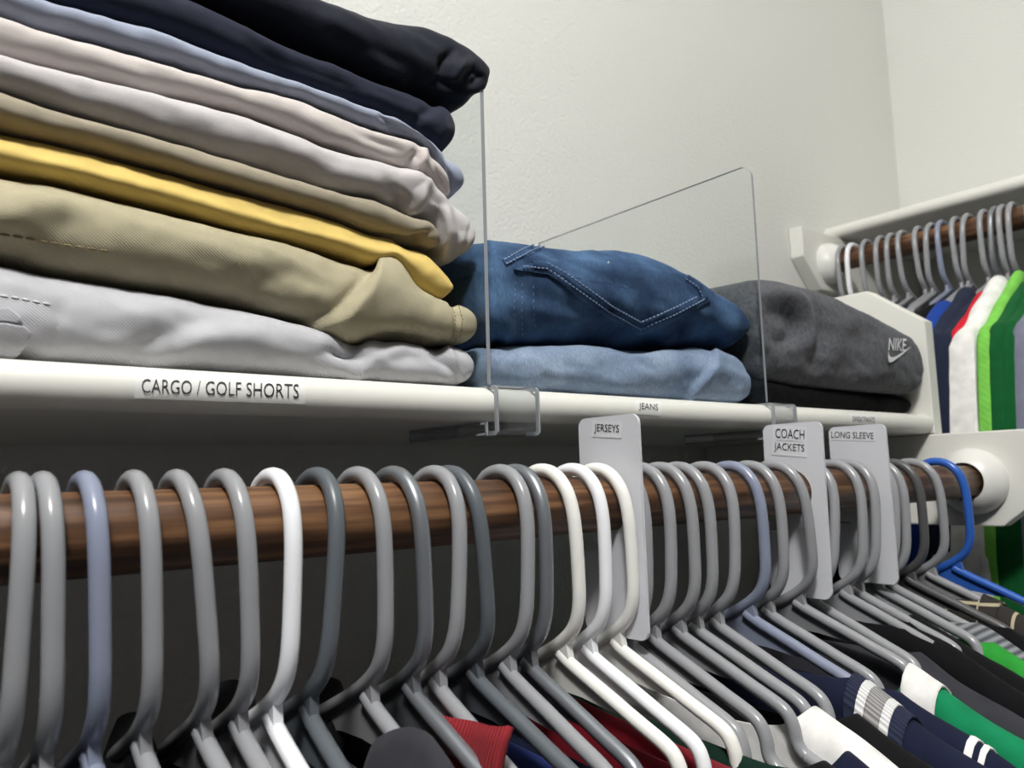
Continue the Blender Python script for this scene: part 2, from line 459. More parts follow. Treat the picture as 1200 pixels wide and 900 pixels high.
ME_RIB = bmd('neck_rib', plate([(6, -79), (11.5, -72), (13, -84), (17, -93), (8, -88)], .0022))
for me in (ME_WEB, ME_RIB): me.polygons.foreach_set('use_smooth', [False] * len(me.polygons))
def hanger(loc, rotz, roll, colour, label, group, yaw=0.0):
    t = empty('clothes_hanger', loc, (0, roll, rotz + yaw)); tag(t, label, 'hanger', group)
    for me, nm in ((ME_HOOK, 'hook'), (ME_FARM, 'front_arm'), (ME_BARM, 'back_arm'), (ME_WEB, 'neck_web'), (ME_RIB, 'neck_rib')):
        o = bpy.data.objects.new(nm, me); C.objects.link(o); o.parent = t
        if not me.materials: me.materials.append(HC[colour])
        o.material_slots[0].link = 'OBJECT'; o.material_slots[0].material = HC[colour]
    return t
ORD = ['first', 'second', 'third', 'fourth', 'fifth', 'sixth', 'seventh', 'eighth', 'ninth', 'tenth', 'eleventh', 'twelfth', 'thirteenth', 'fourteenth', 'fifteenth', 'sixteenth', 'seventeenth', 'eighteenth', 'nineteenth', 'twentieth', 'twenty-first', 'twenty-second', 'twenty-third', 'twenty-fourth', 'twenty-fifth', 'twenty-sixth', 'twenty-seventh', 'twenty-eighth', 'twenty-ninth', 'thirtieth', 'thirty-first', 'thirty-second', 'thirty-third']
NEAR = [(.0444, 1.2, 'light grey'), (.0533, -1.7, 'light grey'), (.0678, -2.5, 'blue-grey'), (.0858, -2.3, 'light grey'), (.1037, -5.8, 'light grey'), (.1225, -3.0, 'light grey'), (.1429, 1.1, 'white'), (.1633, 3.9, 'charcoal'), (.1864, -1.0, 'light grey'), (.2066, -2.7, 'silver'), (.2292, 2.5, 'light grey'), (.2413, -5.0, 'charcoal'), (.2728, 2.1, 'light grey'), (.2846, -.1, 'silver'), (.3059, -3.2, 'off-white'), (.3288, -.7, 'white'), (.3495, -3.0, 'off-white'),
        (.3644, .5, 'light grey'), (.3869, 1.3, 'light grey'), (.408, -1.4, 'light grey'), (.4261, -.9, 'light grey'), (.4526, 2.4, 'light grey'), (.4837, -2.2, 'blue-grey'), (.507, -1.4, 'light grey'), (.5398, -6.8, 'light grey'), (.5822, 7.9, 'light grey'), (.6227, 3.6, 'light grey'), (.6452, 5.7, 'light grey'), (.6798, 6.7, 'light grey'), (.6961, 2.4, 'light grey'), (.7261, -2.4, 'dark grey'), (.7658, -3.8, 'light grey'), (.8214, -4.7, 'bright blue')]
for i, (x, roll, col) in enumerate(NEAR):
    lab = f'{col} plastic hanger, {ORD[i]} from the left on the near rod'
    if col == 'bright blue': lab = 'bright blue empty plastic hanger at the right end of the near rod'
    if col == 'dark grey': lab = 'dark grey plastic hanger on the near rod, third from its right end'
    hanger((x, YR, ZR), 0, math.radians(roll), col, lab, 'hangers on the near rod')
FAR = [(.638, 'light grey'), (.622, 'white'), (.598, 'light grey'), (.575, 'light grey'), (.558, 'light grey'), (.541, 'light grey'), (.516, 'light grey'), (.499, 'light grey'), (.483, 'blue-grey'), (.463, 'light grey'), (.448, 'light grey'), (.4255, 'light grey'), (.4115, 'silver'), (.401, 'light grey'), (.389, 'light grey'), (.366, 'light grey'), (.353, 'light grey'), (.340, 'light grey'), (.328, 'light grey')]
random.seed(3)
FROLL = [random.uniform(-3, 3) for _ in FAR]
for i, (y, col) in enumerate(FAR):
    hanger((XR2, y, ZR2), -math.pi / 2, math.radians(FROLL[i]), col, f'{col} plastic hanger, {ORD[i]} from the back wall on the right-hand rod', 'hangers on the right-hand rod')

# ================================================================== hanging garments
def arm_z(s):
    return np.interp(abs(s), [0, 80, 100, 205, 213, 222, 234, 254, 262], [-82, -117, -129, -180, -188, -235, -310, -440, -1100])
def garment(name, label, cat, group, loc, rotz, mat, sB=70, sF=70, wdt=.011, nd=(.0, .05), depth=.55, seed=0, collar=None, bands=(), hem=.0, fold=.004, lift=5.0, roll=0.0, flap=None, spread=.006, flare=0.0, smul=1.0):
    """shirt or jacket draped over a hanger: two sheets joined along the shoulders, open at the neck"""
    rnd = random.Random(seed)
    t = empty(name, loc, (0, roll, rotz)); tag(t, label, cat, group)
    S = np.unique(np.concatenate([np.array([-262, -260, -258, -256]), np.linspace(-254, -sB, 26), np.linspace(-sB, sF, 25), np.linspace(sF, 254, 26), np.array([256, 258, 260, 262])]))
    vv = np.concatenate([np.linspace(0, .10, 12), np.linspace(.13, 1, 18)])
    ph = [rnd.uniform(0, 6.28) for _ in range(6)]
    def pt(s, v, sg, off=0.0):
        inside = -sB < s < sF
        z0 = (arm_z(s) + 5 * min(1, lift / 5) + max(0, lift - 5) * min(1, max(0, (190 - abs(s)) / 90))) / 1000; d0 = 0.0; t0 = 0.0
        if inside:
            k = (s + sB) / (sB + sF); q = math.sqrt(max(0, 1 - (2 * k - 1) ** 2))
            zz = (arm_z(-sB) * (1 - k) + arm_z(sF) * k + 5 * min(1, lift / 5) + max(0, lift - 5) * min(1, (190 - max(sB, sF)) / 90)) / 1000
            dn = nd[0] if sg < 0 else nd[1]
            z0 = zz - dn * q; d0 = min(.03, abs(dn)) * q + .004 * q
        d = v ** 1.5 * depth
        dd = d + d0
        q1 = min(dd / (wdt * 1.3), 1); ww = wdt * math.sqrt(max(0, 1 - (1 - q1) ** 2)) + spread * min(1, d / .25)
        fa = fold * min(1, d / .10)
        tt = sg * ww + fa * (math.sin(s / 17 + ph[0] + sg) + .6 * math.sin(s / 9 + ph[1] + 2 * sg + d * 8))
        if sg < 0: tt -= flare * min(1, d / .16) ** 1.2
        if flare: s = s * (1 + .06 * min(1, d / .1))
        tt += off * sg * (1 - math.exp(-dd / .006))
        zz = z0 - d + off * math.exp(-dd / .006) + .0012 * math.sin(s / 11 + ph[2]) * (0 if inside else 1)
        return (tt, -s * smul / 1000, zz)
    V, F = [], []
    ns, nv = len(S), len(vv)
    for sg in (-1, 1):
        b = len(V)
        for s in S:
            for v in vv: V.append(pt(s, v, sg))
        for i in range(ns - 1):
            for j in range(nv - 1):
                q = (b + i * nv + j, b + i * nv + j + 1, b + (i + 1) * nv + j + 1, b + (i + 1) * nv + j)
                F.append(q if sg > 0 else q[::-1])
    o = mesh_obj('body', V, F, mat, t, None, True)
    bm = bmesh.new(); bm.from_mesh(o.data); bmesh.ops.remove_doubles(bm, verts=bm.verts, dist=.0003); bm.to_mesh(o.data); bm.free()
    sm = o.modifiers.new('thickness', 'SOLIDIFY'); sm.thickness = .0014; sm.offset = 0
    for (a, bb, dr, m2, off, nm) in bands:       # strips lying over the shoulder next to the neck
        V, F = [], []
        ss = np.linspace(a, bb, 9); vs = np.linspace(0, 1, 9)
        row = [(-1, v) for v in vs[::-1]] + [(1, v) for v in vs[1:]]
        for s in ss:
            for sg, v in row:
                V.append(pt(max(s, sF + .01) if s > 0 else s, (v ** 1.3) * (dr / depth) ** (2 / 3), sg, off))
                V[-1] = (V[-1][0], -s / 1000, V[-1][2] + (0 if s >= sF else (arm_z(s) - arm_z(sF)) / 1000))
        n = len(row)
        for i in range(len(ss) - 1):
            for j in range(n - 1): F.append((i * n + j, i * n + j + 1, (i + 1) * n + j + 1, (i + 1) * n + j))
        o2 = mesh_obj(nm, V, F, m2, t, None, True)
        sm = o2.modifiers.new('thickness', 'SOLIDIFY'); sm.thickness = .0016; sm.offset = 0
    if flap:
        s0, s1, z0, z1, h, m2, bump = flap; V, F = [], []
        for i in range(25):
            q = i / 24; s = s0 + (s1 - s0) * q; zt = z0 + (z1 - z0) * q + bump * math.sin(q * math.pi) ** .6
            for k in range(9):
                r = k / 8; V.append((-(wdt + .002 + .007 * math.sin(min(1, r * 2.2) * 1.57) + .0015 * math.sin(q * 9)) , -(s + 2 * r) / 1000, (zt - h * 1000 * r) / 1000))
        for i in range(24):
            for k in range(8): F.append((i * 9 + k, i * 9 + k + 1, (i + 1) * 9 + k + 1, (i + 1) * 9 + k))
        o4 = mesh_obj('collar', V, F, m2, t, None, True)
        sm = o4.modifiers.new('thickness', 'SOLIDIFY'); sm.thickness = .0035; sm.offset = 0
    if collar:                                    # standing collar around the neck opening
        h, lean, m2 = collar
        ring = [pt(s, 0, -1) for s in np.linspace(-sB + .5, sF - .5, 28)] + [pt(s, 0, 1) for s in np.linspace(sF - .5, -sB + .5, 28)]
        V, F = [], []; n = len(ring)
        for k in range(7):
            q = k / 6
            for i, p in enumerate(ring):
                sg = -1 if i < n / 2 else 1
                V.append((p[0] + sg * (.003 + lean * q + .002 * math.sin(q * 3.1)) + .001 * math.sin(i * 1.3 + ph[3]), p[1] * (1 + .10 * q), p[2] - .004 + h * q))
        for k in range(6):
            for i in range(n): F.append((k * n + i, k * n + (i + 1) % n, (k + 1) * n + (i + 1) % n, (k + 1) * n + i))
        o3 = mesh_obj('collar', V, F, m2, t, None, True)
        sm = o3.modifiers.new('thickness', 'SOLIDIFY'); sm.thickness = .0028; sm.offset = 0
    return t
def fab(name, r, g, b, **k): return fabric(name, srgb(r, g, b), **k)
BLACK = fab('black_cloth', 16, 16, 19); NAVY = fab('navy_cloth', 25, 30, 52); SATNAVY = fab('navy_satin', 34, 46, 96, rough=.4, spec=.5)
CHAR = fab('charcoal_cloth', 54, 54, 60); RED = striped('red_rib_knit', srgb(112, 16, 26), srgb(148, 28, 38), .0022, 'Y'); MAROON = fab('dark_red_satin', 120, 20, 34, rough=.42, spec=.5)
DKGREEN = fab('dark_green_cloth', 18, 44, 34); PALE = fab('pale_grey_cloth', 205, 205, 210); WHITEC = fab('white_cloth', 236, 234, 232)
GREEN = fab('green_cloth', 20, 128, 84); BRGREEN = fab('bright_green_cloth', 48, 150, 56); GREYRIB = striped('grey_rib_knit', srgb(70, 73, 78), srgb(140, 143, 148), .006, 'Z', .6)
PLAID = plaid('dark_plaid'); WHITERIB = striped('white_rib_knit', srgb(200, 200, 202), srgb(240, 240, 240), .0018, 'X'); GREYK = striped('grey_knit', srgb(120, 118, 120), srgb(170, 168, 168), .0018, 'X')
NAVYRIB = striped('navy_rib_knit', srgb(20, 26, 48), srgb(34, 42, 70), .0018, 'X'); WHITESPOT = fab('white_print', 235, 235, 238)
G_ = 'clothes on the near rod'
# hanger index, kind, colour words, material, options
UP = dict(nd=(.02, .05), sB=74, sF=66)
NG = [(0, 'jacket', 'dark navy', NAVY, UP), (1, 'jacket', 'black', BLACK, dict(sB=74, sF=66, flap=(-90, -30, -104, -96, .05, BLACK, 10))), (2, 'shirt', 'navy', NAVY, dict(nd=(.02, .04), sB=70, sF=66)),
      (3, 'jacket', 'black', BLACK, UP), (4, 'jacket', 'black', BLACK, dict(sF=70, flap=(-52, 8, -92, -84, .05, BLACK, 12))), (5, 'jacket', 'black', BLACK, dict(sB=74, sF=72)),
      (6, 'shirt', 'navy', NAVY, dict()), (7, 'jacket', 'dark navy', BLACK, dict(sB=70, sF=80, flap=(-92, -18, -100, -94, .05, BLACK, 18))), (8, 'jacket', 'charcoal', CHAR, dict(sF=88, sB=64, flap=(32, 99, -103, -92, .05, CHAR, 17))),
      (9, 'jacket', 'black', BLACK, dict(sF=104, sB=60, flap=(-70, -24, -96, -96, .05, BLACK, 12))), (10, 'jersey', 'dark red rib-collared', MAROON, dict(sF=84, nd=(.03, .03), wdt=.0055, flap=(14, 72, -93, -88, .05, RED, -2))),
      (11, 'shirt', 'pale grey', PALE, dict(sF=80, nd=(.03, .05), lift=2)), (12, 'jersey', 'shiny navy', SATNAVY, dict(sF=92, nd=(.0, .05), lift=2)), (13, 'jersey', 'dark navy', NAVY, dict(sF=96, lift=2)),
      (14, 'jersey', 'dark red', MAROON, dict(sF=104, nd=(.01, .05), lift=1)), (15, 'jersey', 'shiny dark red', MAROON, dict(sF=104, nd=(.002, .05), lift=2)), (16, 'shirt', 'dark red', MAROON, dict(sF=110, nd=(.0, .05), lift=1)),
      (17, 'jersey', 'dark green', DKGREEN, dict(sF=112, sB=80, nd=(.0, .04))), (18, 'jersey', 'black', BLACK, dict(sF=116, sB=80, nd=(.01, .05))), (19, 'jersey', 'navy', NAVY, dict(sF=116, sB=80, nd=(.03, .05))),
      (20, 'jersey', 'white', WHITEC, dict(sF=88, sB=60, nd=(.02, .05), fold=.002, wdt=.013)), (21, 'jacket', 'black', BLACK, dict(sF=100, sB=80, nd=(.01, .04))),
      (22, 'jersey', 'navy stripe-collared', NAVY, dict(sF=82, sB=80, wdt=.013, bands=((82, 89, .05, NAVYRIB, .003, 'collar'), (89, 94, .05, WHITERIB, .0034, 'collar_stripe'), (94, 103, .05, GREYK, .0034, 'collar_stripe'), (103, 108, .05, WHITERIB, .0034, 'collar_stripe'), (108, 116, .05, NAVYRIB, .003, 'collar')))),
      (23, 'jersey', 'dark navy white-striped', NAVY, dict(sF=96, sB=80, wdt=.012, bands=((138, 142, .08, WHITEC, .0016, 'sleeve_stripe'), (145, 148, .08, WHITEC, .0016, 'sleeve_stripe')))),
      (24, 'jersey', 'green', GREEN, dict(sF=90, sB=80, wdt=.013, nd=(.035, .05), bands=((88, 108, .06, WHITEC, .003, 'collar'),))),
      (25, 'jersey', 'charcoal', CHAR, dict(sF=81, sB=75, wdt=.015)), (26, 'shirt', 'black', BLACK, dict(sF=60, sB=60, wdt=.012)), (27, 'shirt', 'black', BLACK, dict(sF=50, sB=60, wdt=.013)),
      (28, 'shirt', 'bright green', BRGREEN, dict(sF=92, sB=70)), (29, 'sweater', 'grey ribbed', GREYRIB, dict(sF=73, sB=70, wdt=.014)), (30, 'shirt', 'black', BLACK, dict(sF=85, sB=60)),
      (31, 'shirt', 'dark plaid', PLAID, dict(sF=55, sB=55, wdt=.014, bands=((52, 66, .05, PLAID, .003, 'collar'),)))]
for i, kind, words, m, kw in NG:
    x, roll, hc = NEAR[i]
    garment(kind, f'{words} {kind} on the {ORD[i]} hanger from the left on the near rod', kind, G_, (x, YR, ZR), 0, m, seed=i + 1, roll=math.radians(roll) * .4, **kw)
G2 = 'clothes on the right-hand rod'
BLUE = fab('royal_blue_cloth', 28, 64, 150); NAVY2 = fab('navy_fleece', 36, 42, 62); REDC = fab('red_cloth', 196, 30, 46); LIME = fab('lime_mesh', 124, 200, 84, twill=.4, period=.006)
GR2 = fab('forest_green_cloth', 18, 88, 44); GREYB = fab('grey_blue_cloth', 120, 122, 140); LTGREY = fab('light_grey_cloth', 150, 152, 158)
FG = [(3, 'shirt', 'charcoal', CHAR, dict(sF=60)), (6, 'shirt', 'dark navy', NAVY2, {}), (8, 'shirt', 'black', BLACK, {}), (10, 'hoodie', 'royal blue', BLUE, dict(sF=112, wdt=.016, lift=18)),
      (11, 'hoodie', 'navy fleece', NAVY2, dict(sF=96, wdt=.013, lift=24)), (12, 'jacket', 'navy', NAVY2, dict(sF=106, wdt=.009, lift=14)), (13, 'shirt', 'red', REDC, dict(sF=110, wdt=.009, lift=20, smul=.985)), (14, 'shirt', 'white', WHITEC, dict(sF=84, wdt=.012, lift=26, flare=.045)),
      (15, 'jersey', 'lime green mesh', LIME, dict(sF=80, wdt=.007, lift=26)), (16, 'jersey', 'forest green', GR2, dict(sF=100, wdt=.009, lift=20)), (17, 'jersey', 'deep green', GR2, dict(sF=90, wdt=.007, lift=12)), (18, 'shirt', 'grey-blue', GREYB, dict(sF=80, wdt=.007))]
for i, kind, words, m, kw in FG:
    garment(kind, f'{words} {kind} hanging on the right-hand rod under the higher shelf', kind, G2, (XR2, FAR[i][0], ZR2), -math.pi / 2, m, seed=i + 60, depth=.8, **kw)

# ================================================================== folded clothes on the shelf
def smooth1(a, k):
    if k < 1: return a
    w_ = np.exp(-.5 * (np.arange(-3 * k, 3 * k + 1) / k) ** 2); w_ /= w_.sum()
    p = np.pad(a, 3 * k, mode='edge'); return np.convolve(p, w_, 'valid')
def curve_z(pts, X, Yc):
    P = np.array([atY(x, y, Yc) for x, y in pts]); i = np.argsort(P[:, 0]); P = P[i]
    z = np.interp(X, P[:, 0], P[:, 2])
    sl = (P[1, 2] - P[0, 2]) / (P[1, 0] - P[0, 0]); m = X < P[0, 0]
    z[m] = P[0, 2] + sl * .6 * (-.05) * (1 - np.exp((X[m] - P[0, 0]) / .05)) * -1 * -1
    return z
XD1, XD2 = .2965, .594       # planes of the two clear dividers
def folded(name, label, cat, group, mat, top, bot, xl, xr, yf, yb=.655, Yc=.402, Lr=.016, Ll=.012, wob=.0012, wrinkles=(), seed=0, nose=.85, rec=.008, sm=3, rmax=.03, fine=.0005, gap=.0004, back_drop=0.0, dy=None, boxy=.85, skew=0.0, wamp=1.4, xmax=XD1 - .0022):
    if xl < XD1 - .05: xr = min(xr, xmax)
    t = np.linspace(0, 1, 260); a = .5 - .5 * np.cos(t * math.pi); g = .55 * t + .45 * a
    X = xl + (xr - xl) * g
    zt = np.full_like(X, top) if isinstance(top, float) else smooth1(curve_z(top, X, Yc), sm)
    zb = np.full_like(X, bot) if isinstance(bot, float) else smooth1(curve_z(bot, X, Yc), sm)
    zt = zt - gap; zb = np.minimum(zb + gap, zt - .001)
    e = np.ones_like(X)
    tr = np.clip((X - (xr - Lr)) / Lr, 0, 1); e *= (1 - tr ** 2.4) ** (1 / 2.4)
    tl = np.clip(((xl + Ll) - X) / Ll, 0, 1); e *= (1 - tl ** 2.8) ** (1 / 2.8)
    zc = (zt + zb) / 2; hh = (zt - zb) / 2 * np.maximum(e, .35)
    yfr = yf + rec * (1 - e)
    if dy is not None: yfr = yfr + np.interp(X, [d[0] for d in dy], [d[1] for d in dy])
    r = np.minimum(rmax, nose * 2 * hh + .002)
    NN = 46
    phi = np.linspace(-math.pi / 2, math.pi / 2, NN)
    cs = np.abs(np.cos(phi)) ** boxy; sn = np.sign(np.sin(phi)) * np.abs(np.sin(phi)) ** boxy
    nb = 10
    rows_y, rows_z, wt = [], [], []
    for k in range(nb):
        q = (1 - k / nb) ** 1.6; rows_y.append((yfr + r) + (yb - yfr - r) * q); rows_z.append(zc - hh + back_drop * 0); wt.append(0)
    for k in range(NN):
        rows_y.append(yfr + r * (1 - cs[k]) + skew * (sn[k] + 1) / 2 * cs[k]); rows_z.append(zc + hh * sn[k]); wt.append(max(0, math.cos(phi[k])) ** .6)
    for k in range(1, nb + 1):
        q = (k / nb) ** 1.6; rows_y.append((yfr + r) + (yb - yfr - r) * q); rows_z.append(zc + hh - back_drop * q); wt.append(0.25 if k < 8 else 0)
    Y = np.stack(rows_y, 1); Z = np.stack(rows_z, 1); XX = np.repeat(X[:, None], Y.shape[1], 1)
    P = np.stack([XX, Y, Z], 2)
    du = np.gradient(P, axis=0); dv = np.gradient(P, axis=1); N = np.cross(du, dv); N /= np.linalg.norm(N, axis=2)[..., None] + 1e-12
    W = np.array(wt)[None, :] * np.clip(e, .25, 1)[:, None]
    fl = P.reshape(-1, 3); wf = W.reshape(-1); D = np.zeros(len(fl))
    for i in range(len(fl)):
        if wf[i] <= 0: continue
        x, y, z = fl[i]
        D[i] = wob * 1.6 * noise.noise((x * 16 + seed * 7.1, y * 20, z * 55 + seed)) + wob * .9 * noise.noise((x * 42 + z * 60, y * 40 + seed, z * 90)) + fine * noise.noise((x * 130, y * 130, z * 130 + seed))
    D *= wf
    if wrinkles:
        px = projn(fl)
        for wr in wrinkles:
            poly, wd, amp = wr[:3]; amp *= wamp; decay = wr[3] if len(wr) > 3 else None
            B = np.array(poly, float); best = np.full(len(px), 1e9); tb = np.zeros(len(px)); sd = np.zeros(len(px)); n = len(B) - 1
            for k in range(n):
                a_, b_ = B[k], B[k + 1]; ab = b_ - a_; tt = np.clip(((px - a_) @ ab) / (ab @ ab), 0, 1)
                dd = np.linalg.norm(px - (a_ + tt[:, None] * ab), axis=1); m_ = dd < best
                best[m_] = dd[m_]; tb[m_] = (k + tt[m_]) / n; rel = px - a_; sd[m_] = np.sign(ab[0] * rel[:, 1] - ab[1] * rel[:, 0])[m_]
            taper = np.sin(np.clip(tb * .86 + .07, 0, 1) * math.pi) ** .5
            if decay: g_ = .5 * (1 + np.tanh(best * sd / wd)) * np.exp(-np.maximum(best - wd, 0) / decay) / (.5 * (1 + math.tanh(1)))
            else: g_ = np.exp(-.5 * (best / wd) ** 2)
            D += amp * g_ * taper * np.minimum(1, wf * 2)
    ef = np.repeat(np.clip((e - .12) / .45, 0, 1)[:, None], Y.shape[1], 1).reshape(-1); D *= ef
    P = (fl + N.reshape(-1, 3) * D[:, None])
    nx, ny = Y.shape
    F = [(i * ny + j, (i + 1) * ny + j, (i + 1) * ny + j + 1, i * ny + j + 1) for i in range(nx - 1) for j in range(ny - 1)]
    F += [(i * ny + ny - 1, (i + 1) * ny + ny - 1, (i + 1) * ny, i * ny) for i in range(nx - 1)]
    F += [tuple(range(ny)), tuple(range(nx * ny - 1, (nx - 1) * ny - 1, -1))]
    o = mesh_obj(name, P, F, mat, None, None, True)
    for q in o.data.polygons[-2:]: q.use_smooth = False
    tag(o, label, cat, group)
    return o, bvh_of(P, F)
ZS = NZ + NR + .0003
GS = 'folded shorts in the left stack'
c12 = [(0, 302), (50, 315), (93, 323), (150, 331), (200, 338), (250, 346), (300, 359), (333, 368), (367, 377), (400, 393), (407, 400), (417, 394), (433, 392), (470, 397), (507, 404), (520, 403), (556, 404)]
c23 = [(0, 198), (40, 205), (73, 211), (133, 228), (200, 244), (267, 264), (333, 281), (367, 289), (400, 297), (427, 308), (440, 312), (449, 305), (458, 302), (467, 311), (478, 333), (500, 347), (517, 353), (530, 356), (556, 364)]
c34 = [(0, 152), (50, 163), (133, 183), (200, 200), (267, 220), (333, 238), (400, 258), (450, 277), (500, 289), (520, 308), (540, 312)]
c45 = [(0, 111), (50, 127), (100, 140), (150, 155), (200, 170), (267, 190), (333, 210), (400, 228), (433, 233), (457, 244), (473, 253), (503, 261), (515, 285), (522, 303), (562, 305)]
c56 = [(0, 67), (50, 80), (100, 92), (167, 107), (217, 117), (267, 128), (317, 143), (350, 157), (377, 170), (400, 177), (417, 182), (473, 195), (503, 210), (520, 226), (535, 238), (548, 258), (563, 285)]
c67 = [(0, 17), (20, 25), (43, 35), (93, 43), (150, 62), (200, 73), (267, 97), (350, 117), (400, 135), (417, 143), (460, 155), (487, 163), (503, 177), (513, 198), (528, 230)]
c78 = [(0, -22), (63, 2), (100, 15), (180, 35), (240, 58), (320, 90), (400, 118), (447, 132), (467, 143), (487, 158), (510, 174), (522, 176), (537, 192)]
c89 = [(0, -86), (120, -42), (227, 0), (300, 33), (360, 62), (400, 77), (440, 95), (480, 106), (515, 120), (533, 129), (560, 119), (574, 108)]
c9t = [(0, -150), (150, -92), (300, -35), (387, 0), (417, 13), (450, 25), (487, 30), (513, 40), (533, 53), (548, 68), (563, 79), (575, 92)]
def xat(px, py, Y=.40): return float(atY(px, py, Y)[0])
XL = -.12
M1 = fabric('white_twill', srgb(188, 188, 193), .24, .03, period=.0011, ang=.9)
M2 = fabric('khaki_twill', srgb(174, 166, 140), .28, .05, period=.0011, ang=.9)
M3 = fabric('yellow_cotton', srgb(222, 194, 116), 0, .06)
M4 = fabric('taupe_cotton', srgb(158, 149, 131), 0, .05)
M5 = fabric('pale_grey_smooth', srgb(196, 192, 193), .08, .03, period=.0009)
M6 = fabric('pale_pink_beige', srgb(202, 194, 190), .08, .03, period=.0009)
M7 = fabric('pale_blue_grey', srgb(158, 165, 184), .08, .03, period=.0009)
M8 = fabric('dark_navy_smooth', srgb(40, 44, 60), 0, .06, rough=.7, sheen=.1)
M9 = fabric('blue_black_smooth', srgb(24, 28, 40), 0, .06, rough=.65, sheen=.1)
S1, B1 = folded('folded_shorts', 'light grey-white twill shorts at the bottom of the left stack', 'shorts', GS, M1, c12, ZS, XL, xat(561, 430), .393, wrinkles=[
    ([(395, 408), (412, 412), (418, 400)], 7, -.0055), ([(420, 425), (450, 412), (485, 420)], 9, -.003), ([(415, 445), (440, 420), (470, 410)], 7, .003), ([(505, 408), (520, 420), (535, 440)], 5, -.0035), ([(200, 380), (240, 372), (270, 385)], 14, -.003), ([(215, 405), (260, 390), (300, 395)], 10, .0025), ([(150, 415), (200, 395)], 10, -.002), ([(340, 430), (400, 420), (440, 430)], 10, -.002), ([(523, 405), (533, 425), (540, 442)], 3, .002), ([(72, 352), (70, 375), (64, 400)], 3, -.0012)], seed=1, Lr=.014)
S2, B2 = folded('folded_shorts', 'khaki cotton shorts lying between the white and the yellow pair', 'shorts', GS, M2, c23, c12, XL, xat(557, 380), .391, wrinkles=[
    ([(362, 374), (385, 369), (402, 362), (420, 344), (438, 322), (452, 300), (460, 280)], 2.0, .0062, 60), ([(396, 358), (414, 340), (432, 318)], 5, -.0015), ([(440, 370), (490, 368), (525, 380)], 12, .0015), ([(430, 388), (480, 392), (520, 398)], 7, -.0025), ([(60, 270), (85, 255), (110, 265)], 13, -.002), ([(280, 335), (330, 325), (380, 330)], 14, -.0025), ([(0, 255), (40, 240), (90, 245)], 12, .0025), ([(230, 290), (300, 300), (360, 310)], 14, .002), ([(527, 352), (533, 372), (531, 396)], 3, -.0025)], seed=2, Lr=.012)
S3, B3 = folded('folded_shorts', 'yellow cotton shorts in the middle of the left stack', 'shorts', GS, M3, c34, c23, XL, xat(531, 325), .390, skew=.011, wrinkles=[
    ([(0, 163), (133, 196), (267, 236), (400, 273), (470, 292)], 6, -.001), ([(487, 290), (505, 315), (512, 345)], 7, .0012)], seed=3, Lr=.014, boxy=.95)
S4, B4 = folded('folded_shorts', 'taupe shorts lying on the yellow pair', 'shorts', GS, M4, c45, c34, XL, xat(512, 275), .3915, wrinkles=[([(440, 280), (480, 284), (505, 272)], 4, -.003)], seed=4, Lr=.012)
S5, B5 = folded('folded_shorts', 'pale grey smooth shorts with a drooping right end above the taupe pair', 'shorts', GS, M5, c56, c45, XL, xat(564, 292), .3905, rec=.004, Lr=.008, wrinkles=[
    ([(455, 215), (470, 235), (462, 248)], 7, -.003), ([(478, 205), (500, 215), (490, 240), (475, 250)], 6, .003), ([(500, 215), (515, 240), (510, 265)], 6, -.003), ([(530, 240), (540, 270), (530, 300)], 5, -.0025), ([(525, 245), (530, 275), (522, 300)], 5, .0025), ([(553, 262), (548, 285), (536, 302)], 2, -.0012), ([(300, 190), (350, 200), (400, 195)], 12, -.002)], seed=5)
S6, B6 = folded('folded_shorts', 'pale pinkish beige shorts between the blue-grey and the pale grey pair', 'shorts', GS, M6, c67, c56, XL, xat(529, 226), .395, wrinkles=[
    ([(478, 192), (488, 185), (490, 174)], 4, -.003), ([(485, 196), (496, 187), (499, 178)], 4, .0018), ([(505, 180), (513, 205), (524, 226)], 3, -.002), ([(345, 130), (380, 155), (420, 160)], 8, .002), ([(400, 150), (440, 165), (480, 180)], 6, -.002)], seed=6, Lr=.010)
S7, B7 = folded('folded_shorts', 'pale blue-grey shorts under the dark navy pair', 'shorts', GS, M7, c78, c67, XL, xat(538, 205, .405), .3955, wrinkles=[([(450, 138), (460, 150), (480, 155)], 4, -.003), ([(525, 178), (522, 200), (530, 224)], 4, -.002)], seed=7, Lr=.010)
S8, B8 = folded('folded_shorts', 'dark navy shorts second from the top of the left stack', 'shorts', GS, M8, c89, c78, XL, xat(532, 160), .3945, wrinkles=[
    ([(505, 125), (490, 140), (478, 150)], 5, -.002), ([(515, 130), (520, 150), (512, 172)], 5, .002), ([(300, 60), (380, 90), (450, 110)], 9, -.0015)], seed=8, Lr=.010)
S9, B9 = folded('folded_shorts', 'blue-black shorts with bunched hem on top of the left stack', 'shorts', GS, M9, c9t, c89, XL, xat(575, 100), .389, rec=.004, xmax=.302, dy=((.20, 0), (.27, -.004), (.296, -.008)), wrinkles=[
    ([(515, 90), (520, 70), (530, 60)], 4, -.004), ([(530, 95), (540, 80), (548, 72)], 4, .003), ([(545, 90), (555, 82), (562, 90), (552, 98)], 3, -.003), ([(505, 95), (530, 100), (555, 112)], 4, -.002), ([(400, 40), (440, 60), (480, 80)], 8, -.003), ([(520, 105), (545, 108), (570, 98)], 4, .002), ([(385, 20), (430, 55), (470, 90)], 7, .002)], seed=9, Lr=.014)
